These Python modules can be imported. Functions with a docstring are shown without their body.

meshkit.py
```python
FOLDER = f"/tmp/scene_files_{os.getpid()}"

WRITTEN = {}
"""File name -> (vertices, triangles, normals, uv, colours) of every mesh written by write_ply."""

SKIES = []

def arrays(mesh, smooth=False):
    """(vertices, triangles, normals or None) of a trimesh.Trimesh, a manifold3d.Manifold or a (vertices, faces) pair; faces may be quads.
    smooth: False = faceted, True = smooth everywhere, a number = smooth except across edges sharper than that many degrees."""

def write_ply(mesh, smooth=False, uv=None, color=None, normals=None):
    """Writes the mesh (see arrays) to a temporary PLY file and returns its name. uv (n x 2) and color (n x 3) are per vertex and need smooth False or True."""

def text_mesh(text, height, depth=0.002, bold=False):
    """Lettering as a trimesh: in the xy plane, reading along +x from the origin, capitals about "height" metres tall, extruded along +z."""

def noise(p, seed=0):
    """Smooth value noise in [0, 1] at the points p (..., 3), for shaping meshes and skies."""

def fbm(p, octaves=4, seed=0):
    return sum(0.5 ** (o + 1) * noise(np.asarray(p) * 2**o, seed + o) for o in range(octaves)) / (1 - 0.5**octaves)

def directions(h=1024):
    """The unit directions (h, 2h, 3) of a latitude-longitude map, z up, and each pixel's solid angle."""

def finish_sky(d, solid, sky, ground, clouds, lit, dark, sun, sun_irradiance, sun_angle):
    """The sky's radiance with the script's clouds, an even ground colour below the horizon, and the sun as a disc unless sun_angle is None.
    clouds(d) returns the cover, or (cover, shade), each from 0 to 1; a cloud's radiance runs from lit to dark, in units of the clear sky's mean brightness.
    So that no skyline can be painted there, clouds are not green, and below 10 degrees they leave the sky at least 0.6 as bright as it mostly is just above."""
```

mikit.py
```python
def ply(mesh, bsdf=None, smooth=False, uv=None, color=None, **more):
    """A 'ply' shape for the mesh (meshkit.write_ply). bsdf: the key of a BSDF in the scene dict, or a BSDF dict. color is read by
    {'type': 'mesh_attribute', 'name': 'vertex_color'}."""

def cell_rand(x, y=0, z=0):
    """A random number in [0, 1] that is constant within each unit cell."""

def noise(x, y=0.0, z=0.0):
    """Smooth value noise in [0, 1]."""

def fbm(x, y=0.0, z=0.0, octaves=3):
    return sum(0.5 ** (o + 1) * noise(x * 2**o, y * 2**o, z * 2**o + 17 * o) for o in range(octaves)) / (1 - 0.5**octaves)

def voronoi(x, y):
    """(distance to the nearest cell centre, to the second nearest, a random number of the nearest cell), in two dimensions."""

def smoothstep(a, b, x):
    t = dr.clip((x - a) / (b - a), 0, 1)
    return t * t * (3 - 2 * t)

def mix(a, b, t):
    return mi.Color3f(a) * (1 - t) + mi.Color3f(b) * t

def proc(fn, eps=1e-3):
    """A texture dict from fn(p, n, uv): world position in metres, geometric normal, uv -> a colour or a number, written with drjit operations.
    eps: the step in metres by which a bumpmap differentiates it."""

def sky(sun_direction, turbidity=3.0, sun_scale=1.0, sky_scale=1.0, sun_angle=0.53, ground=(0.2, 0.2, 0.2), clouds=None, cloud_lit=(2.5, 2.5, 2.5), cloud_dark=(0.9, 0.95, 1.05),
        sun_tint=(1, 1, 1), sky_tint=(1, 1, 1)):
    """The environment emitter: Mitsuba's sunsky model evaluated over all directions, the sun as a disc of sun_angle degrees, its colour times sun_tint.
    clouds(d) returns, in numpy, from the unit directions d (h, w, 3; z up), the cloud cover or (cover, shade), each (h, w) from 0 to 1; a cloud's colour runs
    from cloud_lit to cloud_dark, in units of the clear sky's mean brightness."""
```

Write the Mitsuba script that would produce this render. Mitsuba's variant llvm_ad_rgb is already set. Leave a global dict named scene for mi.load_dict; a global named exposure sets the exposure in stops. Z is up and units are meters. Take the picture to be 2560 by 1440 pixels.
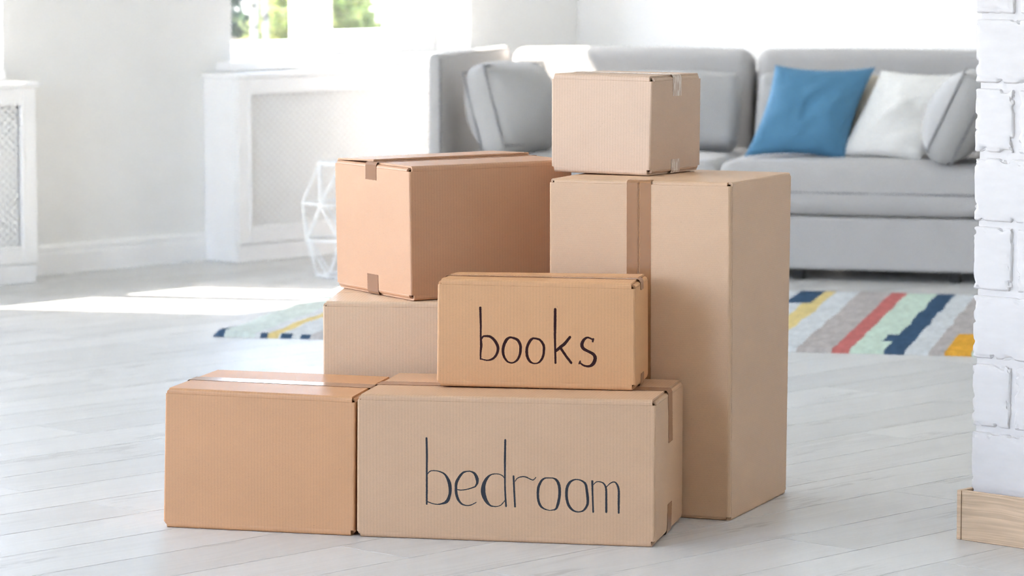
import math, random
import numpy as np, trimesh, shapely
from shapely.geometry import Polygon, LineString, Point
from shapely.ops import unary_union
import drjit as dr, mitsuba as mi, mikit, meshkit
from mikit import proc, noise, fbm, smoothstep, mix

Tf = mi.ScalarTransform4f
scene, labels = {}, {}

# ------------------------------------------------------------------ camera
FOCAL, PITCH, EYE = 8592.34, 0.102143595, (0.0, 0.0, 1.2)
scene['camera'] = {
    'type': 'thinlens', 'fov_axis': 'x', 'fov': math.degrees(2 * math.atan(1280 / FOCAL)),
    'aperture_radius': 0.0092, 'focus_distance': 6.98, 'near_clip': 0.1, 'far_clip': 300.0,
    'to_world': Tf().look_at(origin=list(EYE), target=[0, math.cos(PITCH), 1.2 - math.sin(PITCH)], up=[0, 0, 1]),
}
# ------------------------------------------------------------------ sky and sun
ELEV = math.radians(48.7)
SUN = (-0.979 * math.cos(ELEV), 0.2025 * math.cos(ELEV), math.sin(ELEV))
scene['sky'] = mikit.sky(SUN, turbidity=4.0, sun_scale=0.38, sky_scale=1.0, sun_tint=(0.92, 1.0, 1.16), sky_tint=(1.16, 1.0, 0.89), ground=(0.3, 0.3, 0.27))
exposure = 6.31

# ------------------------------------------------------------------ room axes: t runs along the window wall, n from that wall into the room
TH = 0.8221254692
TV = np.array([math.cos(TH), math.sin(TH), 0.0])
NV = np.array([math.sin(TH), -math.cos(TH), 0.0])
ZV = np.array([0, 0, 1.0])
ORG = np.array([-1.116, 12.729, 0.0]) - 0.015 * NV
def room(t, n, z=0.0):
    return ORG + t * TV + n * NV + z * ZV
ROOM = np.eye(4); ROOM[:3, 0], ROOM[:3, 1], ROOM[:3, 2], ROOM[:3, 3] = TV, -NV, ZV, ORG   # local x = t, y = -n, z

# ------------------------------------------------------------------ helpers
def rgb(*c):
    return {'type': 'rgb', 'value': list(map(float, c))}
def number_key(key):
    if key not in scene and not any(k.startswith(key + '__') for k in scene):
        return key
    i = 1
    while f'{key}_{i:03d}' in scene or any(k.startswith(f'{key}_{i:03d}__') for k in scene):
        i += 1
    return f'{key}_{i:03d}'
def add(key, shape, **lab):
    key = number_key(key)
    scene[key] = shape
    if lab:
        labels[key] = lab
    return key
def put(key, mesh, bsdf, smooth=False, **lab):
    return add(key, mikit.ply(mesh, bsdf, smooth=smooth), **lab)
def moved(mesh, M):
    m = mesh.copy(); m.apply_transform(M)
    if np.linalg.det(M[:3, :3]) < 0:
        m.invert()
    return m
def box(x0, x1, y0, y1, z0, z1):
    m = trimesh.creation.box(extents=[x1 - x0, y1 - y0, z1 - z0])
    m.apply_translation([(x0 + x1) / 2, (y0 + y1) / 2, (z0 + z1) / 2])
    return m
def bevel_box(x0, x1, y0, y1, z0, z1, b=0.003):
    lo, hi = np.array([x0, y0, z0]), np.array([x1, y1, z1])
    pts = []
    for c in np.ndindex(2, 2, 2):
        p = np.where(c, hi, lo); s = np.where(c, -1, 1) * b
        for k in range(3):
            q = p + s; q[k] = p[k]; pts.append(q)
    return trimesh.convex.convex_hull(np.array(pts))
def rbox(w, d, h, r, n=8, puff=(0, 0, 0), rough=0.0, seed=0, k=4):
    """Rounded box about the origin; puff swells the faces across x, y and z."""
    half = np.array([w, d, h]) / 2
    ns = (n, n, n) if np.isscalar(n) else n
    def ticks(a, cnt):
        e = a - r * (1 - np.linspace(0, 1, k))
        inner = np.linspace(-(a - r), a - r, cnt)
        return np.unique(np.round(np.concatenate([-e, inner, e]), 7))
    V, Fc, base = [], [], 0
    for ax in range(3):
        a, b = [(1, 2), (2, 0), (0, 1)][ax]
        A, B = np.meshgrid(ticks(half[a], ns[a]), ticks(half[b], ns[b]), indexing='ij')
        for s in (-1, 1):
            P = np.zeros(A.shape + (3,)); P[..., a], P[..., b], P[..., ax] = A, B, s * half[ax]
            idx = np.arange(A.size).reshape(A.shape) + base
            q = np.stack([idx[:-1, :-1], idx[1:, :-1], idx[1:, 1:], idx[:-1, 1:]], -1).reshape(-1, 4)
            if s < 0: q = q[:, ::-1]
            V.append(P.reshape(-1, 3)); Fc.append(q); base += A.size
    V, Fc = np.vstack(V), np.vstack(Fc)
    inner = np.clip(V, -(half - r), half - r)
    dlt = V - inner
    V = inner + r * dlt / np.maximum(np.linalg.norm(dlt, axis=1, keepdims=True), 1e-9)
    u = V / half
    for ax in range(3):
        if puff[ax]:
            a, b = [(1, 2), (2, 0), (0, 1)][ax]
            V[:, ax] += puff[ax] * u[:, ax] * np.clip(1 - u[:, a] ** 2, 0, 1) * np.clip(1 - u[:, b] ** 2, 0, 1)
    if rough:
        V += rough * (meshkit.fbm(V * 9 + seed * 7.3, 3, seed)[:, None] - 0.5) * u
    m = trimesh.Trimesh(V, np.vstack([Fc[:, [0, 1, 2]], Fc[:, [0, 2, 3]]]), process=False)
    m.merge_vertices(digits_vertex=6)
    return m
def profile_extrude(pts, length, holes=None):
    return trimesh.creation.extrude_polygon(Polygon(pts, holes), length, engine='earcut')
def tube(a, b, r, n=8):
    return trimesh.creation.cylinder(radius=r, segment=[a, b], sections=n)
def frame_ring(x0, x1, z0, z1, w, y0, y1, ws=None):
    """Rectangular ring in the xz plane: outer rectangle, member width w (left, right, bottom, top)."""
    l, r, b, t = ws or (w, w, w, w)
    return trimesh.util.concatenate([bevel_box(x0, x0 + l, y0, y1, z0, z1), bevel_box(x1 - r, x1, y0, y1, z0, z1),
                                     bevel_box(x0 + l - .001, x1 - r + .001, y0, y1, z0, z0 + b), bevel_box(x0 + l - .001, x1 - r + .001, y0, y1, z1 - t, z1)])

# ------------------------------------------------------------------ materials
def diffuse(name, c):
    scene[name] = {'type': 'twosided', 'bsdf': {'type': 'diffuse', 'reflectance': c if isinstance(c, dict) else rgb(*c)}}
    return name
def principled(name, c, rough=0.5, spec=0.5, **kw):
    scene[name] = {'type': 'twosided', 'bsdf': {'type': 'principled', 'base_color': c if isinstance(c, dict) else rgb(*c), 'roughness': rough if isinstance(rough, dict) else float(rough), 'specular': float(spec), **kw}}
    return name
def wall_fn(p, n, uv):
    return mix((0.82, 0.82, 0.81), (0.85, 0.85, 0.84), fbm(p.x * 2.5, p.y * 2.5, p.z * 2.5))
diffuse('mat_wall', proc(wall_fn))
diffuse('mat_ceiling', (0.88, 0.88, 0.88))
principled('mat_white_lacquer', (0.88, 0.88, 0.88), 0.35, 0.45)
principled('mat_grille', (0.86, 0.865, 0.86), 0.5, 0.3)
principled('mat_gasket', (0.30, 0.34, 0.37), 0.6, 0.3)
principled('mat_radiator', (0.80, 0.80, 0.80), 0.4, 0.4)
scene['mat_pane'] = {'type': 'thindielectric', 'int_ior': 1.5}
principled('mat_wire', (0.86, 0.88, 0.90), 0.35, 0.4)

def plank_fn(seed, tone):
    def fn(p, n, uv):
        dx, dy = p.x - float(ORG[0]), p.y - float(ORG[1])
        t = dx * float(TV[0]) + dy * float(TV[1]); b = dx * float(NV[0]) + dy * float(NV[1])
        row = dr.floor((b - 3.9035) / 0.1945)
        jit = mikit.cell_rand(row, dr.floor(t / 1.285 + 0.5 * row), seed)
        warp = fbm(t * 1.7 + seed * 3.1, b * 9 + jit * 40, 0.0)
        g = fbm(t * 2.2 + jit * 31 + seed, b * 60 + warp * 9, 1.0 + seed, 4)
        fine = noise(t * 26 + jit * 17, b * 420, 2.0)
        knot = noise(t * 3.1 + jit * 53, b * 16 + jit * 11, 5.0 + seed)
        knot = smoothstep(0.74, 0.92, knot) * smoothstep(0.35, 0.7, noise(t * 22, b * 160, 3.0))
        patch = smoothstep(0.55, 0.8, fbm(t * 1.3 + seed * 5.0 + jit * 23, b * 6 + jit * 9, 8.0)) * smoothstep(0.3, 0.75, noise(t * 7, b * 210, 4.0))
        v = 0.84 + 0.17 * (g - 0.5) + 0.05 * (fine - 0.5) - 0.30 * knot - 0.16 * patch
        light, dark = mi.Color3f(0.515 * tone, 0.518 * tone, 0.515 * tone), mi.Color3f(0.30, 0.295, 0.285)
        return dark * (1 - v) + light * v
    return fn
for i, tone in enumerate((1.0, 0.95, 1.04)):
    principled(f'mat_plank_{i}', proc(plank_fn(i, tone)), 0.36, 0.5)
diffuse('mat_subfloor', (0.45, 0.45, 0.44))
diffuse('mat_underlay', (0.06, 0.06, 0.058))

# ------------------------------------------------------------------ room shell
T0, T1, N1, HCEIL = -10.2, 2.057, 11.2, 4.6
def in_room(m): return moved(m, ROOM)
scene_planes = [('floor', box(T0, T1, -N1, 0, -0.06, -0.012), 'mat_underlay'),
                ('ceiling', box(T0 - .3, T1 + .3, -N1 - .3, .3, HCEIL, HCEIL + .12), 'mat_ceiling'),
                ('wall_back', box(T1, T1 + .25, -N1, .25, -.06, HCEIL), 'mat_wall'),
                ('wall_right', box(T0, T1 + .25, -N1 - .25, -N1, -.06, HCEIL), 'mat_wall')]
for k, m, b in scene_planes:
    put(k, in_room(m), b, kind='structure')

# window wall with its openings: bays every 2.37 m, the two tall unseen ones are added to bring in key light from the left
WINDOWS = [(.12, 1.41, .735, 2.28), (.12 - 2.37, 1.41 - 2.37, .735, 2.28), (.12 - 4.74, 1.41 - 4.74, .735, 2.28),
           (-7.3, -5.6, .735, 3.4), (-9.7, -8.0, .735, 3.4)]
pieces, right = [], T1
for (a, b, z0, z1) in WINDOWS:
    pieces += [box(b, right, 0, .25, -.06, HCEIL), box(a, b, 0, .25, -.06, z0 - .035), box(a, b, 0, .25, z1, HCEIL)]
    right = a
pieces.append(box(T0 - .25, right, 0, .25, -.06, HCEIL))
put('wall_left', in_room(trimesh.util.concatenate(pieces)), 'mat_wall', kind='structure')
# wall behind the photographer with an added, unseen glazed opening sized for the key light
FRONT = (2.9, 5.5, .9, 4.1)
pieces = [box(T0 - .25, T0, -N1, -FRONT[1], -.06, HCEIL), box(T0 - .25, T0, -FRONT[0], .25, -.06, HCEIL), box(T0 - .25, T0, -FRONT[1], -FRONT[0], -.06, FRONT[2]), box(T0 - .25, T0, -FRONT[1], -FRONT[0], FRONT[3], HCEIL)]
put('wall_front', in_room(trimesh.util.concatenate(pieces)), 'mat_wall', kind='structure')

labels['window_6'] = {'kind': 'structure'}  # added window out of view, lets in the key light
XF = np.eye(4); XF[:3, 0], XF[:3, 1] = [0, -1, 0], [1, 0, 0]; XF[:3, 3] = [T0 - .20, 0, 0]
put('window_6__frame', moved(frame_ring(FRONT[0], FRONT[1], FRONT[2], FRONT[3], .06, 0, .07), ROOM @ XF), 'mat_white_lacquer')
for f in (1 / 3, 2 / 3):
    c = FRONT[0] + f * (FRONT[1] - FRONT[0])
    put('window_6__mullion', moved(bevel_box(c - .03, c + .03, 0, .07, FRONT[2] + .05, FRONT[3] - .05), ROOM @ XF), 'mat_white_lacquer')
put('window_6__pane', moved(box(FRONT[0] + .05, FRONT[1] - .05, .034, .036, FRONT[2] + .05, FRONT[3] - .05), ROOM @ XF), 'mat_pane')

# floor planks
PL, PW = 1.285, 0.1945
plank_view, plank_rest = [], []
cosp, sinp = math.cos(PITCH), math.sin(PITCH)
def to_px(P):
    d = np.asarray(P) - np.array(EYE); z = d @ np.array([0, cosp, -sinp])
    return 1280 + FOCAL * d[..., 0] / z, 720 - FOCAL * (d @ np.array([0, sinp, cosp])) / z
for r in range(-21, 39):
    b0 = 3.9035 + r * PW
    off = -3.885 if r % 2 == 0 else -3.2225
    for c in range(-6, 6):
        a0, a1 = off + c * PL, off + (c + 1) * PL
        n0, n1 = max(b0, 0.0), min(b0 + PW, N1)
        s0, s1 = max(a0, T0), min(a1, T1)
        if n1 - n0 < .01 or s1 - s0 < .01: continue
        m = in_room(bevel_box(s0 + .0007, s1 - .0007, -n1 + .0008, -n0 - .0008, -.012, 0, .0007))
        near = room((s0 + s1) / 2, (n0 + n1) / 2)
        seen = any(-60 < x < 2620 and y < 1500 for x, y in [to_px(room(s, n)) for s in (s0, (s0 + s1) / 2, s1) for n in (n0, n1)] if True) and near[1] > 5
        (plank_view if seen else plank_rest).append((near[1], r, c, m))
plank_view.sort(key=lambda q: q[0])
for _, r, c, m in plank_view[:300]:
    put('floor__plank', m, f'mat_plank_{(r * 7 + c * 5) % 3}')
plank_rest += plank_view[300:]
put('floor__planking', trimesh.util.concatenate([q[3] for q in plank_rest]), 'mat_plank_0', kind='stuff')

# ------------------------------------------------------------------ windows
def window(i, a, b, z0, z1, sashed=True):
    k = f'window_{i}'
    labels[k] = {'kind': 'structure'}
    y0, y1 = .17, .25
    put(f'{k}__frame', in_room(frame_ring(a, b, z0 - .01, z1, .05, y0 + .02, y1, (.05, .195 - .145 if not sashed else .05, .072, .05))), 'mat_white_lacquer')
    if sashed:
        put(f'{k}__mullion', in_room(bevel_box(a + .528, a + .575, y0 + .02, y1, z0 + .05, z1 - .04)), 'mat_white_lacquer')
        put(f'{k}__pane', in_room(box(a + .045, a + .535, .214, .216, z0 + .05, z1 - .045)), 'mat_pane')
        put(f'{k}__gasket', in_room(box(a + .557, a + .561, y0 + .016, y0 + .021, z0 + .062, z1 - .05)), 'mat_gasket')
        sa, sb, sz0, sz1 = a + .582, b - .19, z0 + .045, z1 - .03
        s = put(f'{k}__sash', in_room(frame_ring(sa, sb, sz0, sz1, .08, .14, .21, (.08, .085, .052, .07))), 'mat_white_lacquer')
        put(f'{s}__pane', in_room(box(sa + .075, sb - .08, .184, .186, sz0 + .048, sz1 - .065)), 'mat_pane')
        put(f'{s}__gasket', in_room(box(sb + .004, sb + .009, y0 + .016, y0 + .021, sz0 + .02, sz1 - .02)), 'mat_gasket')
        put(f'{k}__jamb_post', in_room(bevel_box(sb + .012, b - .045, y0 + .02, y1, z0 + .05, z1 - .04)), 'mat_white_lacquer')
    else:
        w = (b - a) / 2
        put(f'{k}__mullion', in_room(bevel_box(a + w - .03, a + w + .03, y0 + .02, y1, z0 + .05, z1 - .04)), 'mat_white_lacquer')
        put(f'{k}__transom', in_room(bevel_box(a + .04, b - .04, y0 + .02, y1, 2.45, 2.51)), 'mat_white_lacquer')
        put(f'{k}__pane', in_room(box(a + .045, b - .045, .214, .216, z0 + .05, z1 - .045)), 'mat_pane')
    put(f'{k}__sill', in_room(bevel_box(a - .08, b - .05, -.085, .20, z0 - .035, z0, .006)), 'mat_white_lacquer')
for i, w in enumerate(WINDOWS):
    window(i + 1, *w, sashed=i < 3)

# ------------------------------------------------------------------ baseboards
def baseboard(key, length, M):
    prof = [(0, 0), (-.016, 0), (-.016, .072), (-.012, .078), (-.012, .084), (-.0155, .089), (-.0155, .097), (-.010, .104), (0, .106)]
    m = profile_extrude(prof, length)           # in xy, extruded along z
    R = np.array([[0, 0, 1, 0], [1, 0, 0, 0], [0, 1, 0, 0], [0, 0, 0, 1.0]])
    put(key, moved(moved(m, R), M), 'mat_white_lacquer', 20, kind='structure')
for a, b in ((-.968, -.024), (1.401, T1), (-3.34, -2.394), (T0, -4.77)):
    X = np.eye(4); X[0, 3] = a
    baseboard('baseboard_left', b - a, ROOM @ X)
Rb = np.array([[0, 1, 0, T1], [-1, 0, 0, 0], [0, 0, 1, 0], [0, 0, 0, 1.0]])
baseboard('baseboard_back', N1, ROOM @ Rb)

# ------------------------------------------------------------------ radiator covers under the windows
def perforated(x0, x1, z0, z1, y, px=.033, pz=.0265, r=.0078):
    ang = np.arange(8) * math.pi / 4
    dia = np.array([(px / 2, 0), (px / 4, pz / 4), (0, pz / 2), (-px / 4, pz / 4), (-px / 2, 0), (-px / 4, -pz / 4), (0, -pz / 2), (px / 4, -pz / 4)])
    hole = np.stack([np.cos(ang), np.sin(ang)], 1) * r
    quad = np.array([[i, (i + 1) % 8, 8 + (i + 1) % 8, 8 + i] for i in range(8)])
    V, Fc = [], []
    nx, nz = int((x1 - x0) / px) + 1, int((z1 - z0) / pz) + 1
    for o in (0, 1):
        for i in range(nx):
            for j in range(nz):
                c = np.array([x0 + px * (i + .5 * o), z0 + pz * (j + .5 * o)])
                if c[0] > x1 or c[1] > z1: continue
                pts = np.vstack([dia, hole]) + c
                Fc.append(quad + 16 * len(V)); V.append(np.column_stack([pts[:, 0], np.full(16, y), pts[:, 1]]))
    V, Fc = np.vstack(V), np.vstack(Fc)
    return trimesh.Trimesh(V, np.vstack([Fc[:, [0, 1, 2]], Fc[:, [0, 2, 3]]]), process=False)
def radiator_cover(a, b, label):
    k = 'radiator_cover' if 'radiator_cover__side_panel' not in scene else 'radiator_cover_001'
    labels[k] = {'label': label, 'category': 'radiator cover', 'group': 'radiator covers under the windows'}
    D = .19
    put(f'{k}__side_panel', in_room(bevel_box(a, a + .02, -D + .0185, -.0005, 0, .678, .002)), 'mat_white_lacquer')
    put(f'{k}__side_panel', in_room(bevel_box(b - .02, b, -D + .0185, -.0005, 0, .678, .002)), 'mat_white_lacquer')
    put(f'{k}__front_frame', in_room(frame_ring(a, b, .068, .678, .06, -D, -D + .018, (.060, .060, .058, .052))), 'mat_white_lacquer')
    put(f'{k}__bead', in_room(frame_ring(a + .054, b - .054, .120, .632, .012, -D - .004, -D + .012)), 'mat_white_lacquer')
    put(f'{k}__grille', in_room(perforated(a + .052, b - .052, .12, .632, -D + .0195)), 'mat_grille', label='white perforated metal sheet with staggered round holes')
    put(f'{k}__plinth', in_room(bevel_box(a + .001, b - .001, -D + .005, -D + .023, 0, .0655, .002)), 'mat_white_lacquer')
    put(f'{k}__top_board', in_room(bevel_box(a - .012, b + .012, -D - .012, -.0005, .679, .697, .004)), 'mat_white_lacquer')
    put(f'{k}__radiator', in_room(rbox(b - a - .05, .07, .58, .012).apply_translation([(a + b) / 2, -.110, .375])), 'mat_radiator', 40)
radiator_cover(-.024, 1.40, 'white radiator cover with perforated panel under the window, reaching behind the sofa')
radiator_cover(-.024 - 2.37, 1.40 - 2.37, 'white radiator cover at the left edge, cut off by the frame, with dark round perforations')

# ------------------------------------------------------------------ brick pillar with a wooden skirting
PIL = np.eye(4); PIL[:3, 0], PIL[:3, 1], PIL[:3, 2] = NV, TV, ZV; PIL[:3, 3] = [0.88909, 6.78296, 0]
def in_pillar(m): return moved(m, PIL)       # x along the face (to the right), y into the pillar
def brick_paint(p, n, uv):
    g = fbm(p.x * 30, p.y * 30, p.z * 90)
    return mix((0.61, 0.59, 0.585), (0.665, 0.645, 0.64), g)
def brick_bump(p, n, uv):
    return fbm(p.x * 90, p.y * 90, p.z * 140, 3) + 0.6 * noise(p.x * 14, p.y * 14, p.z * 260)
scene['mat_brick'] = {'type': 'twosided', 'bsdf': {'type': 'bumpmap', 'arbitrary': proc(brick_bump, 5e-4), 'scale': 0.0011, 'bsdf': {'type': 'diffuse', 'reflectance': proc(brick_paint)}}}
labels['brick_pillar'] = {'label': 'white-painted brick pillar standing at the right edge of the picture in a wooden skirting', 'category': 'pillar'}
def brick(w, d, h, seed, fine):
    m = rbox(w, d, h, .004, n=(int(w / .005), 6, int(h / .005)) if fine else 4, k=4)
    if not fine: return m
    V = m.vertices.copy(); half = np.array([w, d, h]) / 2
    depth = np.sort(half - np.abs(V), axis=1)[:, 1]                  # distance to the nearest edge of the face
    e = 1 - np.clip(depth / .013, 0, 1)
    chip = np.clip(meshkit.fbm(V * 70 + seed * 5.7, 3, seed) - .52, 0, 1)
    V -= np.sign(V) * (np.abs(V) > half - .009) * (e * (chip * .032 + .0016))[:, None]
    V[:, 1] += .0016 * (meshkit.fbm(V * [25, 8, 40] + seed, 3, seed) - .5)
    V[:, 0] += .0022 * (meshkit.noise(V * 42 + seed, seed) - .5)
    m.vertices = V
    return m
PX0, PY0, PSX, PSY, CH = .0065, .03, .46, .46, .1367
put('brick_pillar__mortar', in_pillar(box(PX0 + .010, PX0 + PSX - .010, PY0 + .0075, PY0 + PSY - .0075, .0, HCEIL)), 'mat_brick')
zs = [.0] + [.222 + CH * i for i in range(33)]
shared = {}
def lay(w, d, h, x, y, z, seed, fine):
    key = (round(w, 4), round(d, 4), round(h, 4), seed, fine)
    if key not in shared: shared[key] = mikit.ply(brick(w, d, h, seed, fine), 'mat_brick', smooth=32 if fine else 30)
    M = np.eye(4); M[:3, 3] = [x, y, z]
    add('brick_pillar__brick', {**shared[key], 'to_world': Tf((PIL @ M).tolist())})
for ci in range(len(zs) - 1):
    z0, z1 = zs[ci] + .005, min(zs[ci + 1] - .005, HCEIL - .002)
    if z1 - z0 < .03: continue
    fine, hh, zc = z0 < 1.2, z1 - z0, (z0 + z1) / 2
    layout = [(0, .226), (.236, PSX)] if ci % 2 == 0 else [(0, .0935), (.1035, .3555), (.3655, PSX)]
    for bi, (a, b) in enumerate(layout):
        lay(b - a, .10, hh, PX0 + (a + b) / 2 + (bi == 0) * .0005 * (4 - min(ci, 8)), PY0 + .05, zc, (ci * 3 + bi) if fine else 0, fine and bi < 2)
        lay(b - a, .10, hh, PX0 + (a + b) / 2, PY0 + PSY - .05, zc, 0, False)
    for x in (PX0, PX0 + PSX - .10):
        lay(.10, PSY - .212, hh, x + .05, PY0 + PSY / 2, zc, 0, False)
def oak_fn(p, n, uv):
    s = (p.x - 0.889) * float(NV[0]) + (p.y - 6.783) * float(NV[1]) + (p.x * float(TV[0]) + p.y * float(TV[1])) * 0.7
    warp = fbm(s * 5, p.z * 14, 0.0)
    g = noise(s * 9, p.z * 520 + warp * 7, 1.0)
    f = fbm(s * 14, p.z * 200 + warp * 5, 3.0, 3)
    v = dr.clip(0.58 + 0.6 * (g - 0.5) + 0.5 * (f - 0.5), 0, 1)
    return mix((0.39, 0.275, 0.18), (0.63, 0.465, 0.325), v)
principled('mat_oak', proc(oak_fn), 0.5, 0.35)
SK = .0995
put('brick_pillar__skirting_board', in_pillar(bevel_box(.0105, .52, 0, .011, 0, SK, .0008)), 'mat_oak', label='pale oak board along the front foot of the pillar')
put('brick_pillar__skirting_board', in_pillar(bevel_box(-.0015, .0085, .0005, .53, 0, SK, .0008)), 'mat_oak', label='pale oak board along the left side of the pillar, seen end on')
put('brick_pillar__skirting_board', in_pillar(bevel_box(.509, .52, .0115, .5115, 0, SK, .0008)), 'mat_oak')
put('brick_pillar__skirting_board', in_pillar(bevel_box(.0095, .52, .512, .523, 0, SK, .0008)), 'mat_oak')

# ------------------------------------------------------------------ cardboard boxes
CORNERS = {
    'A': [[-0.7114, 6.9237, 0.0], [-0.704, 6.9238, 0.2865], [-0.6297, 7.2258, 0.0], [-0.6279, 7.2259, 0.2864], [-0.317, 6.817, 0.0], [-0.3132, 6.8166, 0.2817], [-0.2505, 7.1235, 0.0], [-0.2490, 7.1235, 0.2841]],
    'B': [[-0.3119, 6.8123, 0.0], [-0.3094, 6.8121, 0.2884], [-0.2416, 7.1449, 0.0], [-0.2413, 7.1448, 0.2899], [0.2807, 6.6879, 0.0], [0.2826, 6.6882, 0.2935], [0.3519, 7.0205, 0.0], [0.3525, 7.0205, 0.2908]],
    'C': [[-0.1527, 6.9044, 0.2905], [-0.1502, 6.9046, 0.5093], [-0.1176, 7.084, 0.2905], [-0.116, 7.0838, 0.5056], [0.2473, 6.8295, 0.2905], [0.2453, 6.8294, 0.5068], [0.2801, 7.009, 0.2905], [0.2787, 7.0091, 0.5088]],
    'D': [[0.0781, 7.1437, 0.0], [0.0771, 7.1437, 0.6964], [0.2243, 7.5118, 0.0], [0.2287, 7.5117, 0.6958], [0.4482, 6.9927, 0.0], [0.4461, 6.993, 0.6988], [0.5944, 7.3608, 0.0], [0.6003, 7.3606, 0.6953]],
    'E': [[0.0835, 7.3111, 0.6967], [0.0833, 7.3112, 0.906], [0.1969, 7.4922, 0.6967], [0.1974, 7.4922, 0.9054], [0.2876, 7.1812, 0.6967], [0.2931, 7.1812, 0.9054], [0.4034, 7.3622, 0.6967], [0.4048, 7.3621, 0.9048]],
    'F': [[-0.3826, 7.4754, 0.4344], [-0.3868, 7.4752, 0.7175], [-0.0387, 7.6799, 0.4344], [-0.0412, 7.6801, 0.7213], [-0.2115, 7.1868, 0.4344], [-0.2157, 7.1868, 0.7181], [0.1324, 7.3913, 0.4344], [0.1293, 7.3915, 0.7197]],
    'G': [[-0.3984, 7.1967, 0.0], [-0.3984, 7.1967, 0.4344], [-0.367, 7.5553, 0.0], [-0.367, 7.5553, 0.4344], [0.0618, 7.1564, 0.0], [0.0618, 7.1564, 0.4344], [0.0932, 7.515, 0.0], [0.0932, 7.515, 0.4344]],
}
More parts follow.
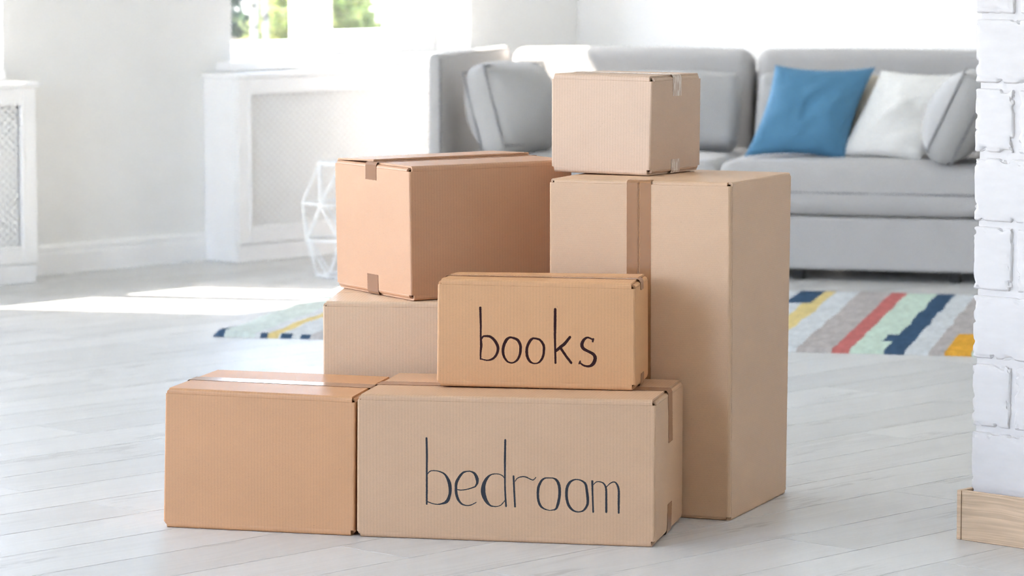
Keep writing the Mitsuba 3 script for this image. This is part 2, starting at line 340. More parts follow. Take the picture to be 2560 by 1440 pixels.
LETTERS = {"C":[[2199,7403,468,2215,6619,468,2232,5638,405,2229,4755,383,2259,3921,533,2227,3183,362,2228,2642,341],[2276,4511,319,2355,4736,362,2529,4778,447,2717,4728,490,2905,4466,553,3054,4056,596,3113,3665,575,3069,3221,511,2937,2822,469,2750,2592,383,2563,2519,277,2376,2575,256,2242,2652,277],[3800,4703,404,4081,4520,553,4229,4109,574,4256,3668,553,4217,3126,489,4098,2653,447,3925,2399,340,3766,2343,298,3578,2482,362,3417,2917,490,3363,3431,553,3401,3924,596,3520,4421,617,3653,4662,489,3800,4703,404],[4961,4683,382,5228,4547,425,5401,4113,510,5436,3673,488,5389,3032,488,5256,2583,425,5084,2364,276,4884,2355,298,4711,2558,489,4591,2995,574,4563,3535,574,4616,4028,552,4748,4476,574,4841,4638,446,4961,4683,382],[5998,7429,530,5993,6301,572,5986,4828,467,6000,3600,424,6014,2445,425],[6026,3528,531,6265,3932,636,6478,4261,615,6738,4862,530],[6265,3858,530,6531,3133,509,6801,2481,488],[7915,4744,381,7883,4522,360],[7883,4694,339,7645,4879,360,7459,4699,530,7340,4251,678,7406,3861,636,7644,3602,551,7908,3343,635,8001,2954,699,7908,2458,699,7696,2203,466,7431,2264,382,7233,2526,318],[7252,2650,318,7201,2436,318]],"B":[[2367,7046,395,2385,5850,419,2384,4632,372,2387,3412,396,2386,2476,349],[2414,4573,186,2502,4769,209,2660,4810,209,2818,4759,233,2976,4606,326,3085,4308,535,3155,3948,698,3180,3544,651,3162,3137,558,3080,2726,651,2943,2554,396,2746,2468,186,2568,2521,186,2409,2641,186],[3413,3538,209,3570,3516,209,3786,3602,209,4021,3779,255],[4021,3779,279,4089,4046,464,4078,4368,650,3999,4687,464,3861,4832,255,3743,4825,232,3606,4724,395,3489,4434,511,3391,4043,581,3373,3637,535,3390,3233,558,3454,2832,488,3573,2556,325,3731,2453,209,3888,2504,209,4054,2689,186],[5019,7059,393,5014,5793,440,5018,4586,348,5026,3580,348,5061,2494,371],[4999,4444,185,4901,4639,185,4724,4714,185,4548,4639,255,4412,4388,533,4315,3979,743,4287,3533,928,4318,3171,882,4407,2773,650,4546,2500,302,4732,2452,186,4888,2563,186,5015,2874,185],[5306,4583,370,5324,3800,371,5362,2494,371],[5362,4245,185,5449,4471,185,5624,4574,208,5741,4549,208],[5515,4539,184,5642,4576,218,5769,4511,217,5896,4388,217,5974,4372,201,6051,4542,167],[6487,4539,200,6642,4520,251,6755,4367,501,6827,4053,568,6850,3650,568,6837,3186,551,6790,2719,551,6721,2410,368,6595,2329,184,6482,2316,184,6313,2426,301,6199,2651,468,6134,3053,502,6123,3488,518,6145,3895,535,6235,4307,435,6347,4502,301,6487,4539,200],[7415,4479,217,7583,4403,300,7710,4165,467,7755,3678,534,7785,3189,534,7773,2784,500,7676,2431,384,7564,2294,250,7438,2265,267,7297,2362,384,7170,2629,518,7098,3029,534,7075,3490,551,7094,3896,551,7163,4218,501,7275,4413,334,7415,4479,217],[7929,4395,417,7936,3833,350,7950,3113,333,7968,2292,350],[7969,4167,167,8046,4330,183,8143,4379,200,8255,4328,233,8340,4175,333,8390,3861,400,8398,3142,433,8402,2322,417],[8404,4035,183,8507,4257,200,8618,4379,216,8702,4341,266,8773,4115,399,8810,3744,433,8809,3025,433,8813,2292,366]]}
def board_fn(base, L, M, period, seed, flute_shade):
    L, M = [float(v) for v in L], [float(v) for v in M]
    def fn(p, n, uv):
        sl, sm = p.x * L[0] + p.y * L[1] + p.z * L[2], p.x * M[0] + p.y * M[1] + p.z * M[2]
        nl = dr.abs(n.x * L[0] + n.y * L[1] + n.z * L[2])
        s = dr.select(nl > 0.7, sm, sl)
        o = dr.select(nl > 0.7, sl, sm)
        k = s / period
        wav = 0.5 + 0.5 * dr.cos(2 * math.pi * (k + 0.25 * noise(k * 0.35, seed + 3.0, o * 2)))
        amp = 0.4 + 0.6 * noise(k * 0.6, o * 3.0, seed)
        fib = fbm(p.x * 700, p.y * 700, p.z * 380, 2)
        blot = fbm(p.x * 11 + seed, p.y * 11, p.z * 11)
        fleck = smoothstep(0.93, 0.985, noise(p.x * 330 + seed * 9, p.y * 330, p.z * 330))
        v = 1.0 + flute_shade * amp * (wav - 0.5) + 0.09 * (fib - 0.5) + 0.07 * (blot - 0.5) - 0.22 * fleck  # light and shade of the corrugation put into the colour as stripes
        return mi.Color3f(base) * v
    return fn
principled('mat_brown_tape', (0.25, 0.125, 0.068), 0.16, 0.45)
principled('mat_dark_tape', (0.30, 0.145, 0.064), 0.2, 0.5)
def clear_tape_fn(p, n, uv):
    return mix((0.50, 0.38, 0.30), (0.64, 0.56, 0.49), smoothstep(0.4, 0.7, noise(p.x * 300, p.y * 300, p.z * 60)))
principled('mat_clear_tape', proc(clear_tape_fn), 0.2, 0.5)
principled('mat_ink_brown', (0.034, 0.013, 0.014), 0.8, 0.1)
principled('mat_ink_slate', (0.030, 0.033, 0.042), 0.7, 0.15)

def warp_points(c, U):
    c = np.array(c).reshape(2, 2, 2, 3)
    u, v, t = U[:, 0:1], U[:, 1:2], U[:, 2:3]
    return sum(c[i, j, k] * (u if i else 1 - u) * (v if j else 1 - v) * (t if k else 1 - t) for i in (0, 1) for j in (0, 1) for k in (0, 1))
def box_dims(c):
    c = np.array(c).reshape(2, 2, 2, 3)
    e = lambda ax: np.mean([np.linalg.norm(d) for d in np.diff(c, axis=ax).reshape(-1, 3)])
    return np.array([e(0), e(1), e(2)])
WALL = .0045
def cardboard_box(key, cid, base, seam, label, group='', tapes=(), tape_w=.05, tape_mat='mat_brown_tape', bulge=.002, lift=0., period=.0066, gap=.003, flap_lift=(0, 0), bottom_tape=None, tape_dip=False, flute_shade=.08):
    """seam: 'u' lid on top, seam across the front; 'v' seam running back; 'front' lid facing the front, seam upright."""
    c = np.array(CORNERS[cid], float); c[:, 2] += lift
    w, d, h = box_dims(c)
    if seam == 'u':     L, M, H = w, d, h; to_uvt = lambda l, m, z: np.stack([l, m, z], 1)
    elif seam == 'v':   L, M, H = d, w, h; to_uvt = lambda l, m, z: np.stack([m, l, z], 1)
    else:               L, M, H = h, w, d; to_uvt = lambda l, m, z: np.stack([m, 1 - z, l], 1)
    def place(m, out=0.0):
        m = m.copy(); V = m.vertices
        nrm = np.stack([V[:, 0] / L, V[:, 1] / M, V[:, 2] / H], 1)
        q = 2 * nrm - 1
        sw = bulge * np.clip(1 - q ** 2, 0, 1)
        add_ = np.stack([q[:, 0] * sw[:, 1] * sw[:, 2] / bulge / L, q[:, 1] * sw[:, 0] * sw[:, 2] / bulge / M, 0 * q[:, 2]], 1) if bulge else 0
        U = nrm + add_
        m.vertices = warp_points(c, to_uvt(U[:, 0], U[:, 1], U[:, 2]))
        if m.volume < 0: m.invert()
        return m
    cc = c.reshape(2, 2, 2, 3)
    eu, ev, et = [np.mean(np.diff(cc, axis=a).reshape(-1, 3), axis=0) for a in range(3)]
    eu, ev, et = eu / np.linalg.norm(eu), ev / np.linalg.norm(ev), et / np.linalg.norm(et)
    Lh, Mh = {'u': (eu, ev), 'v': (ev, eu), 'front': (et, eu)}[seam]
    bs = f'mat_board_{key}'
    principled(bs, proc(board_fn(base, Lh, Mh, period, float(len(scene) % 17), flute_shade)), 0.45, 0.5)
    labels[key] = {'label': label, 'category': 'box'}
    # body: four walls with rounded upright edges, open at top and bottom where the flaps close it
    S = .0115
    outer = shapely.box(.004, .004, L - .004, M - .004).buffer(.004, 3)
    inner = shapely.box(WALL, WALL, L - WALL, M - WALL)
    ring = trimesh.creation.extrude_polygon(outer.difference(inner), H - 2 * S, engine='earcut')
    ring.apply_translation([0, 0, S])
    put(f'{key}__body', place(ring.subdivide_to_size(.05)), bs, 35)
    def prof(length, reach, top):       # fold profile in (m, z): rises from the wall, turns over the edge, runs inward
        r = .006
        arc = [(r - r * math.cos(a), top - r + r * math.sin(a)) for a in np.linspace(0, math.pi / 2, 5)]
        return [(.0003, H - S + .00005), (0, H - S + .0009)] + arc + [(reach, top), (reach, top - .0038), (r + .001, top - .0038), (WALL, top - .0038 - .002), (WALL, H - S + .0002)]
    def flap_mesh(major, side, bottom, up=0.0):
        if major: length, reach, top, inset = L, M / 2 - gap / 2, H, .0075
        else:     length, reach, top, inset = M, min(M / 2, L / 2) - .004, H - .0042, .0100
        m = profile_extrude(prof(length, reach, top), length - 2 * inset)      # x = across, y = z, z = along
        V = m.vertices
        z = V[:, 1] + up * np.clip((V[:, 0] - .01) / reach, 0, 1) ** 1.5 * (V[:, 1] > H - .02)
        across, along = V[:, 0], V[:, 2] + inset
        if major:
            m.vertices = np.stack([along, across if side == 0 else M - across, z], 1)
        else:
            m.vertices = np.stack([across if side == 0 else L - across, along, z], 1)
        if bottom:
            m.vertices[:, 2] = H - m.vertices[:, 2]
            V = m.vertices.copy(); V[:, 2] = np.maximum(V[:, 2], 0.0); m.vertices = V
        return place(m.subdivide_to_size(.06) if not bottom else m)
    for side in (0, 1):
        put(f'{key}__flap', flap_mesh(True, side, False, flap_lift[side]), bs, 30)
    for side in (0, 1):
        put(f'{key}__inner_flap', flap_mesh(False, side, False), bs, 30)
    for side in (0, 1):
        put(f'{key}__bottom_flap', flap_mesh(True, side, True), bs, 30)
    for side in (0, 1):
        put(f'{key}__bottom_inner_flap', flap_mesh(False, side, True), bs, 30)
    # tape: a thin strip along the seam, turned down over the ends
    def tape(drop0, drop1, top, mid=.5, ofs=.0005):
        th = .0004
        y = M * mid
        rows = []
        if drop0: rows += [(-ofs, H - drop0), (-ofs, H - .006), (.002, H - .001)]
        rows += [(.004, H + ofs)] + [(L * f, H + ofs) for f in np.linspace(.08, .92, 12)] + [(L - .004, H + ofs)]
        if drop1: rows += [(L - .002, H - .001), (L + ofs, H - .006), (L + ofs, H - drop1)]
        cols = [(-tape_w / 2, 0), (-.003, 0), (0, -.0025), (.003, 0), (tape_w / 2, 0)] if tape_dip else [(-tape_w / 2, 0), (0, 0), (tape_w / 2, 0)]
        P = np.array(rows); nr, nc = len(rows), len(cols)
        out = np.array([(l - L / 2 > 0) * 2 - 1 if abs(l - L / 2) > L / 2 - .003 else 0 for l, z in rows], float)
        V0 = np.array([[l, y + cx, z + cz * (o == 0)] for (l, z), o in zip(rows, out) for cx, cz in cols])
        dirs = np.array([[o, 0, 0] if o else [0, 0, 1.] for o in out for _ in cols])
        V = np.vstack([V0 + dirs * th, V0])
        idx = np.arange(nr * nc).reshape(nr, nc)
        q = np.stack([idx[:-1, :-1], idx[1:, :-1], idx[1:, 1:], idx[:-1, 1:]], -1).reshape(-1, 4)
        Fq = [q, q[:, ::-1] + nr * nc]
        for line in (idx[0], idx[-1][::-1], idx[:, 0][::-1], idx[:, -1]):
            Fq.append(np.stack([line[:-1], line[1:], line[1:] + nr * nc, line[:-1] + nr * nc], 1)[:, ::-1])
        Fq = np.vstack(Fq)
        m = trimesh.Trimesh(V, np.vstack([Fq[:, [0, 1, 2]], Fq[:, [0, 2, 3]]]), process=False)
        if not top: m.vertices[:, 2] = np.maximum(H - m.vertices[:, 2], 0.0)
        return m
    if tapes:
        put(f'{key}__tape', place(tape(tapes[0], tapes[1], True)), tape_mat)
    if bottom_tape:
        t = tape(bottom_tape[0], bottom_tape[1], False)
        put(f'{key}__tape', place(t), tape_mat)
    return c, (w, d, h), place
def lettering(key, cid, lift, mat, word, colour):
    c = np.array(CORNERS[cid], float); c[:, 2] += lift
    w, d, h = box_dims(c)
    polys = []
    for s in LETTERS[cid]:
        P = np.array(s, float).reshape(-1, 3)
        X = np.stack([P[:, 0] * 1e-4 * w, P[:, 1] * 1e-4 * h, P[:, 2] * 1e-5 / 2], 1)
        closed = np.allclose(X[0], X[-1])
        n = len(X); fine = []
        for i in range(n - 1):                       # Catmull-Rom through the pen points
            p0 = X[i - 1] if i else (X[-2] if closed else X[0]); p3 = X[i + 2] if i + 2 < n else (X[1] if closed else X[-1])
            for f in np.linspace(0, 1, 6)[:-1]:
                fine.append(.5 * ((2 * X[i]) + (-p0 + X[i + 1]) * f + (2 * p0 - 5 * X[i] + 4 * X[i + 1] - p3) * f ** 2 + (-p0 + 3 * X[i] - 3 * X[i + 1] + p3) * f ** 3))
        fine.append(X[-1])
        for a, b in zip(fine[:-1], fine[1:]):
            polys.append(unary_union([Point(a[0], a[1]).buffer(max(a[2], .0004), 6), Point(b[0], b[1]).buffer(max(b[2], .0004), 6)]).convex_hull)
    shape = unary_union(polys).simplify(.00012)
    ms = []
    for g in getattr(shape, 'geoms', [shape]):
        m = trimesh.creation.extrude_polygon(g, .0003, engine='earcut').subdivide_to_size(.03)
        q = np.stack([m.vertices[:, 0] / w, m.vertices[:, 1] / h], 1)
        sw = .002 * np.clip(1 - (2 * q[:, 0] - 1) ** 2, 0, 1) * np.clip(1 - (2 * q[:, 1] - 1) ** 2, 0, 1)
        m.vertices = warp_points(c, np.stack([q[:, 0], -(sw + .0003 + m.vertices[:, 2]) / d, q[:, 1]], 1))
        if m.volume < 0: m.invert()
        ms.append(m)
    put(f'{key}__handwriting', trimesh.util.concatenate(ms), mat, label=f'the word {word} handwritten in {colour} marker')

ORANGE, PINK, PALE = (0.615, 0.405, 0.275), (0.60, 0.445, 0.345), (0.62, 0.48, 0.385)
cardboard_box('cardboard_box', 'A', (0.501, 0.262, 0.128), 'u', 'plain cardboard box on the floor left of the box marked bedroom', tapes=(.05, .05))
cardboard_box('cardboard_box_001', 'B', (0.501, 0.32, 0.2), 'u', 'large cardboard box on the floor with the handwritten word bedroom', tapes=(.06, .105), bottom_tape=(.06, .062))
lettering('cardboard_box_001', 'B', 0, 'mat_ink_slate', 'bedroom', 'dark slate')
cardboard_box('cardboard_box_002', 'C', (0.548, 0.298, 0.145), 'u', 'orange-brown cardboard box with the handwritten word books, on top of the bedroom box', tapes=(.02, .022), bottom_tape=(.02, .026), lift=.0022, flap_lift=(0, .003), tape_w=.04)
lettering('cardboard_box_002', 'C', .0022, 'mat_ink_brown', 'books', 'dark brown')
cardboard_box('cardboard_box_003', 'D', (0.534, 0.349, 0.219), 'front', 'tall cardboard box standing upright with a vertical brown tape, under the smallest box', tapes=(.02, .02), tape_w=.053, tape_mat='mat_dark_tape', tape_dip=True, flute_shade=.03, period=.0042)
cardboard_box('cardboard_box_004', 'E', (0.515, 0.362, 0.258), 'u', 'smallest pale cardboard box on top of the tall box', tapes=(.03, .045), bottom_tape=(.02, .03), tape_w=.036, tape_mat='mat_clear_tape', lift=.003, bulge=.001)
cardboard_box('cardboard_box_005', 'F', (0.465, 0.255, 0.145), 'v', 'orange-brown cardboard box turned at an angle with taped end, on the rear left box', tapes=(.038, .03), bottom_tape=(.043, .03), lift=.0012, flap_lift=(.006, .0), tape_w=.048, bulge=.001)
cardboard_box('cardboard_box_006', 'G', (0.608, 0.44, 0.302), 'u', 'plain cardboard box standing behind the front row, carrying the box turned at an angle')

# ------------------------------------------------------------------ rug
RY = math.radians(-12.5)
RUG = np.eye(4); RUG[:3, 0] = [math.cos(RY), math.sin(RY), 0]; RUG[:3, 1] = [-math.sin(RY), math.cos(RY), 0]; RUG[:3, 3] = [-0.902, 10.268, 0.0005]
RUG_W, RUG_D = 2.62, 1.63
STRIPES = [(0.0, .135, 'mint_sheen'), (.135, .172, 'pale'), (.172, .205, 'yellow'), (.205, .30, 'pale'), (.30, .42, 'grey'), (.42, .47, 'red'), (.47, .58, 'mint'), (.58, .64, 'navy'), (.64, .72, 'pale'), (.72, .84, 'taupe'), (.84, .92, 'orange'), (.92, 1.02, 'pale'), (1.02, 1.08, 'navy'), (1.08, 1.2, 'mint'), (1.2, 1.26, 'red'), (1.26, 1.40, 'taupe'), (1.40, 1.47, 'yellow'), (1.47, 1.62, 'pale'), (1.62, 1.685, 'yellow'), (1.685, 1.765, 'pale'), (1.765, 1.87, 'taupe'), (1.87, 1.922, 'red'), (1.922, 2.022, 'mint'), (2.022, 2.082, 'navy'), (2.082, 2.15, 'pale'), (2.15, 2.27, 'taupe'), (2.27, 2.36, 'mint'), (2.36, 2.42, 'red'), (2.42, 2.62, 'pale')]
DYE = {'mint_sheen': (.56, .63, .61), 'navy': (.055, .10, .17), 'mint': (.54, .66, .57), 'pale': (.60, .63, .65), 'yellow': (.66, .54, .25), 'grey': (.48, .47, .47), 'red': (.52, .17, .16), 'taupe': (.45, .42, .41), 'orange': (.72, .38, .06)}  # first dye is mint with grazing sheen put into the colour
def rug_fn(p, n, uv):
    dx, dy = p.x + 0.902, p.y - 10.268
    u = dx * float(RUG[0, 0]) + dy * float(RUG[1, 0]); v = dx * float(RUG[0, 1]) + dy * float(RUG[1, 1])
    w = u + 0.012 * (noise(v * 7, u * 3, 1.0) - 0.5) + 0.004 * (noise(v * 60, u * 9, 4.0) - 0.5)
    col = mi.Color3f(DYE['pale'])
    for a, b, c in STRIPES:
        col = dr.select((w >= a) & (w < b), mi.Color3f(DYE[c]), col)
    sel = lambda a, b, v0, v1, c: dr.select((w >= a) & (w < b) & (v >= v0) & (v < v1), mi.Color3f(DYE[c]), col)
    col = sel(1.565, 1.648, 1.22, 1.7, 'navy'); col = sel(2.195, 2.27, -.1, .46, 'orange'); col = sel(.60, .72, .9, 1.3, 'yellow')
    col = sel(-.1, .042, -.1, .06, 'navy'); col = sel(.21, .245, -.1, .04, 'navy'); col = sel(.15, .172, -.1, .035, 'navy'); col = sel(.27, .30, -.1, .03, 'navy')
    col = sel(1.99, 2.022, .22, .40, 'navy'); col = sel(.10, .30, .9, 1.2, 'mint')
    weave = noise(u * 260, v * 90, 2.0)
    heather = noise(u * 70, v * 24, 7.0)
    return col * (0.82 + 0.16 * weave + 0.20 * heather)
diffuse('mat_rug', proc(rug_fn))
gu, gv = np.linspace(0, RUG_W, 160), np.linspace(0, RUG_D, 90)
GU, GV = np.meshgrid(gu, gv, indexing='ij')
edge = np.minimum(np.minimum(GU, RUG_W - GU), np.minimum(GV, RUG_D - GV))
zz = .010 * np.clip(edge / .012, 0, 1) ** .5 + .004 * (meshkit.noise(np.stack([GU * 6, GV * 9, GU * 0], -1), 3) - .3) * (edge > .001) + .010 * np.exp(-((GU - .03) / .10) ** 2 - ((GV - .02) / .12) ** 2) * (edge > .001)
GVv = GV + .006 * (meshkit.noise(np.stack([GU * 11, GU * 0, GU * 0], -1), 5) - .5) * (1 - GV / RUG_D)
V = np.stack([GU, GVv, zz], -1).reshape(-1, 3)
idx = np.arange(V.shape[0]).reshape(GU.shape)
q = np.stack([idx[:-1, :-1], idx[1:, :-1], idx[1:, 1:], idx[:-1, 1:]], -1).reshape(-1, 4)
rug_mesh = trimesh.Trimesh(V, np.vstack([q[:, [0, 1, 2]], q[:, [0, 2, 3]]]), process=False)
put('rug', moved(rug_mesh, RUG), 'mat_rug', 60, label='woven rug with multicoloured stripes on the floor between the boxes and the sofa', category='rug')

# ------------------------------------------------------------------ sofa
SY = math.radians(-15)
SOFA = np.eye(4); SOFA[:3, 0] = [math.cos(SY), math.sin(SY), 0]; SOFA[:3, 1] = [-math.sin(SY), math.cos(SY), 0]; SOFA[:3, 3] = [-0.298, 12.307, 0]
def in_sofa(m, M=None): return moved(m, SOFA if M is None else SOFA @ M)
def cloth(c, s=900.0, amp=.16):
    def fn(p, n, uv):
        return mi.Color3f(c) * (1 - amp / 2 + amp * noise(p.x * s, p.y * s, p.z * s))
    return fn
principled('mat_sofa', proc(cloth((0.475, 0.465, 0.46))), 0.85, 0.2, sheen=0.4)
principled('mat_sofa_light', proc(cloth((0.43, 0.425, 0.42))), 0.85, 0.2, sheen=0.4)
diffuse('mat_piping', (0.25, 0.25, 0.26))
principled('mat_blue', proc(cloth((0.085, 0.225, 0.365), 700, .22)), 0.75, 0.25, sheen=0.9)
diffuse('mat_white_fur', proc(cloth((0.80, 0.79, 0.76), 260, .14)))
diffuse('mat_beige', (0.50, 0.45, 0.37))
principled('mat_black_leg', (0.02, 0.02, 0.02), 0.5, 0.3)
labels['sofa'] = {'label': 'light grey fabric sofa with thin arms against the back wall, behind the boxes', 'category': 'sofa'}
BV = .74                       # front of the back frame
def at(m, x, y, z): m.apply_translation([x, y, z]); return m
for i, (a, b) in enumerate(((.058, 1.048), (1.062, 1.99))):
    put('sofa__base_panel', in_sofa(at(rbox(b - a, .92, .185, .012, n=20, rough=.004, seed=i), (a + b) / 2, .472, .132)), 'mat_sofa', 40)
    cushion_key = put('sofa__seat_cushion', in_sofa(at(rbox(b - a + .012, .78, .185, .045, n=16, puff=(.004, .006, .014), rough=.004, seed=3 + i), (a + b) / 2, .385, .323)), 'mat_sofa', 40)
    pr = [tube((a + .02, -.008, z), (b - .02, -.008, z), .0035) for z in (.310,)]
    put(cushion_key + '__piping', in_sofa(trimesh.util.concatenate(pr)), 'mat_piping', 40)
    R = trimesh.transformations.rotation_matrix(math.radians(-7), [1, 0, 0])
    xa, xb = ((.085, 1.014), (1.032, 1.965))[i]
    put('sofa__back_rest', in_sofa(at(moved(rbox(xb - xa, .16, .56, .05, n=14, puff=(0, .012, .006), rough=.003, seed=8 + i), R), (xa + xb) / 2, BV + .115, .497)), 'mat_sofa', 40)
put('sofa__back_frame', in_sofa(bevel_box(.06, 1.985, .925, .955, .06, .69)), 'mat_sofa')
for x in (.025, 2.018):
    put('sofa__arm', in_sofa(at(rbox(.052, .96, .735, .018, n=12, rough=.003), x, .465, .4125)), 'mat_sofa', 40)
put('sofa__arm__piping', in_sofa(tube((.0475, -.016, .06), (.0475, -.016, .765), .003)), 'mat_piping', 40)
for x, y in ((.07, .06), (1.07, .09), (1.335, .07), (1.885, .07), (1.99, .06), (.07, .88), (1.055, .88), (1.97, .88)):
    put('sofa__leg', in_sofa(bevel_box(x - .018, x + .018, y - .018, y + .018, 0, .045, .003)), 'mat_black_leg')

def pillow(w, h, t, pinch=.0, n=44, power=.5, wrinkle=.0, seed=0, shear=0.):
    g = np.linspace(-1, 1, n)
    X, Y = np.meshgrid(g, g, indexing='ij')
    prof = np.clip((1 - X ** 2) * (1 - Y ** 2), 0, 1) ** power
    bow = lambda a, b: a * (1 - pinch * (1 - b ** 2) * a ** 2)
    PX, PY = bow(X, Y) * w / 2, bow(Y, X) * h / 2
    V, Fc = [], []
    idx = np.arange(n * n).reshape(n, n)
    q = np.stack([idx[:-1, :-1], idx[1:, :-1], idx[1:, 1:], idx[:-1, 1:]], -1).reshape(-1, 4)
    for s in (1, -1):
        wr = wrinkle * (meshkit.fbm(np.stack([PX * 9, PY * 9 + s, PX * 0 + seed], -1), 3, seed) - .5) * prof
        V.append(np.stack([PX, s * (t / 2 * prof) + wr + s * .0015, PY], -1).reshape(-1, 3))
        Fc.append((q if s < 0 else q[:, ::-1]) + (0 if s > 0 else n * n))
    V = [v + np.outer(v[:, 2] * shear, [1, 0, 0]) for v in V]
    m = trimesh.Trimesh(np.vstack(V), np.vstack([np.vstack([f[:, [0, 1, 2]], f[:, [0, 2, 3]]]) for f in Fc]), process=False)
    rim = np.concatenate([idx[0, :], idx[1:, -1], idx[-1, -2::-1], idx[-2:0:-1, 0]])
    r2 = np.roll(rim, -1)
    m.faces = np.vstack([m.faces, np.stack([rim, r2, r2 + n * n], 1), np.stack([rim, r2 + n * n, rim + n * n], 1)])
    return m
def pose(x, y, z, spin=0., lean=0., roll=0.):
    """Pillow frame in sofa space: width x, thickness y, height z; lean tips the top backwards, spin turns about the vertical, roll turns in its own plane."""
    R = trimesh.transformations.rotation_matrix
    M = R(math.radians(spin), [0, 0, 1]) @ R(math.radians(-lean), [1, 0, 0]) @ R(math.radians(roll), [0, 1, 0])
    M[:3, 3] = [x, y, z]
    return M
# loose back cushions
for (x, w, lab) in ((.772, .52, 'light grey loose back cushion behind the smallest box, on the left half of the sofa'), (1.40, .58, 'light grey loose back cushion behind the blue pillow, on the right half of the sofa')):
    key = number_key('back_cushion')
    M = pose(x, .475, .562, 0, 24)
    put(f'{key}__cover', in_sofa(rbox(w, .12, .28, .032, n=12, puff=(.006, .03, .006), rough=.006, seed=5), M), 'mat_sofa_light', 50)
    labels[key] = {'label': lab, 'category': 'cushion', 'group': 'loose back cushions of the sofa'}
# grey cushions against the arms
def gusset_cushion(M, swell, label):
    key = number_key('grey_cushion')
    m = rbox(.38, .11, .32, .045, n=16, puff=(.008, swell, .012), rough=.008, seed=2)
    put(f'{key}__cover', in_sofa(m, M), 'mat_sofa_light', 50)
    for s in (-1, 1):
        y = s * .046
        pts = [(-.177, y, -.142), (.177, y, -.142), (.177, y, .142), (-.177, y, .142)]
        put(f'{key}__piping', in_sofa(trimesh.util.concatenate([tube(np.array(pts[i]) * 1.045, np.array(pts[(i + 1) % 4]) * 1.045, .0035) for i in range(4)]), M), 'mat_piping', 40)
    labels[key] = {'label': label, 'category': 'cushion', 'group': 'grey cushions leaning on the sofa arms'}
gusset_cushion(pose(.272, .15, .585, 70, 17, 0), .115, 'grey boxed cushion leaning on the left arm of the sofa')
gusset_cushion(pose(1.882, .13, .575, -84, 25, 0), .06, 'grey boxed cushion at the right end of the sofa beside the brick pillar')
put('blue_pillow', in_sofa(pillow(.355, .335, .16, .10, wrinkle=.06, seed=3, shear=.27), pose(1.345, .20, .580, 4, 16, 1)), 'mat_blue', 60, label='blue square pillow with pointed corners on the right half of the sofa', category='pillow')
put('white_pillow', in_sofa(pillow(.30, .32, .14, .06, wrinkle=.06, seed=6, shear=.36), pose(1.668, .20, .572, -8, 18, 2)), 'mat_white_fur', 60, label='white fluffy pillow between the blue pillow and the grey cushion', category='pillow')
put('beige_pillow', in_sofa(pillow(.28, .29, .10, .08, wrinkle=.02, seed=9, shear=.3), pose(1.555, .30, .575, -6, 16, 4)), 'mat_beige', 60, label='beige pillow mostly hidden behind the blue and white pillows', category='pillow')

# ------------------------------------------------------------------ wire lantern
LC = np.array([-.602, 12.10, .0])
rings = [(.088, .006, 0), (.138, .135, 30), (.138, .262, 0), (.088, .402, 30)]
pts = [[LC + [r * math.cos(math.radians(60 * i + o)), r * math.sin(math.radians(60 * i + o)), z] for i in range(6)] for r, z, o in rings]
labels['wire_lantern'] = {'label': 'white geometric wire lantern on the floor in front of the radiator cover', 'category': 'lantern'}
def wires(segs, r=.0034):
    segs = list(segs)
    return trimesh.util.concatenate([tube(a, b, r, 6) for a, b in segs] + [trimesh.creation.icosphere(1, r * 1.3).apply_translation(p) for s in segs for p in s])
put('wire_lantern__base_ring', wires(((pts[0][i], pts[0][(i + 1) % 6]) for i in range(6)), .005), 'mat_wire', 40)
put('wire_lantern__top_ring', wires(((pts[3][i], pts[3][(i + 1) % 6]) for i in range(6)), .005), 'mat_wire', 40)
for lev in range(3):
    for i in range(6):
        a = pts[lev][i]
        near = sorted(range(6), key=lambda j: np.linalg.norm(pts[lev + 1][j] - a))[:2]
        for j in near:
            put('wire_lantern__strut', wires([(a, pts[lev + 1][j])]), 'mat_wire', 40)
for lev in (1, 2):
    put('wire_lantern__middle_ring', wires(((pts[lev][i], pts[lev][(i + 1) % 6]) for i in range(6))), 'mat_wire', 40)

# ------------------------------------------------------------------ outside the window
def grass_fn(p, n, uv):
    return mix((0.07, 0.09, 0.035), (0.13, 0.14, 0.06), fbm(p.x * 3, p.y * 3, 0.0))
diffuse('mat_grass', proc(grass_fn))
put('ground', in_room(box(-40, 40, .30, 60, -.62, -.5)), 'mat_grass', kind='structure')
def leaf_mat(name, a, b):
    def fn(p, n, uv):
        return mix(a, b, mikit.cell_rand(p.x * 11, p.y * 11, p.z * 11))
    scene[name] = {'type': 'principledthin', 'base_color': proc(fn), 'roughness': 0.5, 'diff_trans': 0.9, 'spec_trans': 0.0}
leaf_mat('mat_leaf_bright', (0.12, 0.17, 0.05), (0.27, 0.28, 0.10))
leaf_mat('mat_leaf_mid', (0.07, 0.12, 0.055), (0.17, 0.20, 0.10))
leaf_mat('mat_leaf_dark', (0.02, 0.038, 0.026), (0.045, 0.07, 0.045))
def birch_fn(p, n, uv):
    s = smoothstep(0.62, 0.72, noise(p.x * 25, p.y * 25, p.z * 40))
    return mix((0.20, 0.195, 0.185), (0.06, 0.06, 0.055), s)
diffuse('mat_birch', proc(birch_fn))
diffuse('mat_twig', (0.24, 0.19, 0.14))
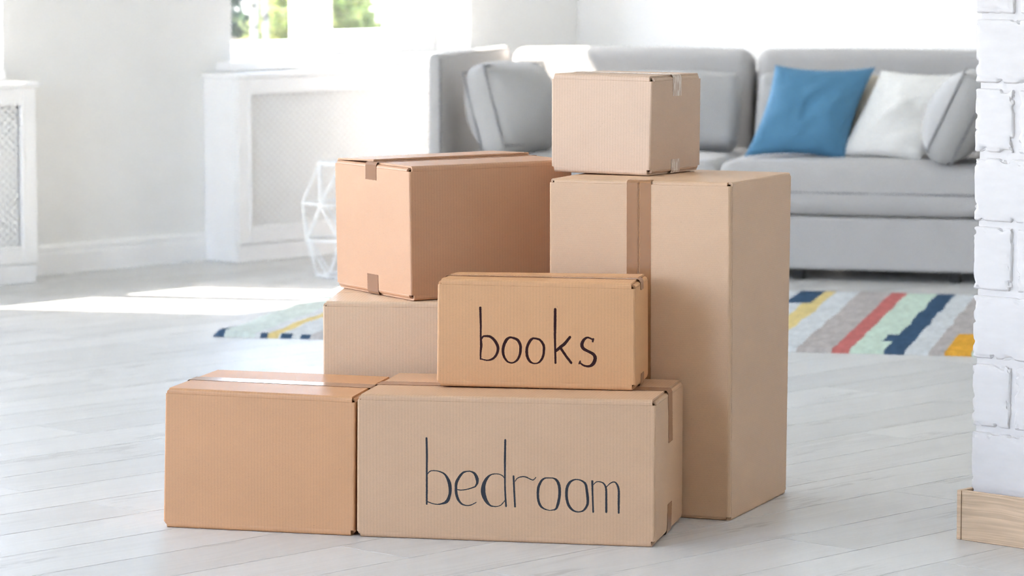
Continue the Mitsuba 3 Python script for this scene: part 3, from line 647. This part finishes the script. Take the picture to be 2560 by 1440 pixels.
def foliage(c, rad, n, size, seed):
    rs = np.random.RandomState(seed)
    d = rs.normal(size=(n, 3)); d /= np.linalg.norm(d, axis=1, keepdims=True)
    lump = .75 + .5 * meshkit.noise(d * 2.2 + seed, seed)
    P = c + d * (rs.uniform(.55, 1, (n, 1)) ** .6) * lump[:, None] * rad
    a = rs.normal(size=(n, 3)); a /= np.linalg.norm(a, axis=1, keepdims=True)
    b = np.cross(a, rs.normal(size=(n, 3))); b /= np.linalg.norm(b, axis=1, keepdims=True)
    s = size * rs.uniform(.6, 1.3, (n, 1))
    Q = np.stack([P - a * s, P + b * s * .45, P + a * s, P - b * s * .45], 1).reshape(-1, 3)
    f = np.arange(n)[:, None] * 4
    return trimesh.Trimesh(Q, np.vstack([f + [0, 1, 2], f + [0, 2, 3]]), process=False)
def shrub(name, c, rad, mat, n, seed, label, cat='bush', group=None):
    key = number_key(name)
    c = np.array(c, float)
    put(f'{key}__foliage', foliage(c, np.array(rad), n, .06, seed), mat)
    stems = [tube((c[0], c[1], -.52), c + np.array([math.cos(a) * rad[0] * .4, math.sin(a) * rad[1] * .4, 0]), .018) for a in (0, 2.1, 4.2)]
    put(f'{key}__stem', trimesh.util.concatenate(stems), 'mat_twig', 40)
    labels[key] = {'label': label, 'category': cat}
shrub('bush', (-1.93, 18.9, .4), (.62, .6, 1.0), 'mat_leaf_dark', 2600, 1, 'dark green bush outside the left window pane, left of the birch trunk')
shrub('bush', (-1.02, 18.1, .3), (.44, .42, .78), 'mat_leaf_bright', 2600, 2, 'bright yellow-green bush outside, right of the birch trunk')
shrub('bush', (.25, 20.2, .4), (.62, .6, .9), 'mat_leaf_mid', 2600, 3, 'pale green bush outside the right window pane')
shrub('bush', (-2.3, 24.5, .7), (1.3, 1.2, 1.5), 'mat_leaf_mid', 3600, 4, 'broad green bush far outside, behind the yellow-green bush')
shrub('bush', (.5, 25.6, .7), (1.35, 1.2, 1.5), 'mat_leaf_bright', 3600, 5, 'broad yellow-green bush far outside, behind the right pane')
labels['birch_tree'] = {'label': 'pale birch trunk outside the window, seen through the left pane', 'category': 'tree'}
def wavy(x, y, r, top, seed):
    zs = np.linspace(-.52, top, 14)
    P = [np.array([x + .02 * math.sin(z * 1.7 + seed), y + .02 * math.cos(z * 1.3 + seed), z]) for z in zs]
    return trimesh.util.concatenate([tube(a, b, r * (1 - .03 * i), 10) for i, (a, b) in enumerate(zip(P[:-1], P[1:]))])
put('birch_tree__trunk', wavy(-1.225, 16.1, .022, 4.5, 0), 'mat_birch', 40)
put('birch_tree__trunk', wavy(-1.195, 16.5, .018, 4.0, 1.0), 'mat_birch', 40)
put('birch_tree__crown', foliage(np.array([-1.0, 16.6, 4.6]), np.array([.9, .9, 1.0]), 1500, .06, 12), 'mat_leaf_mid')
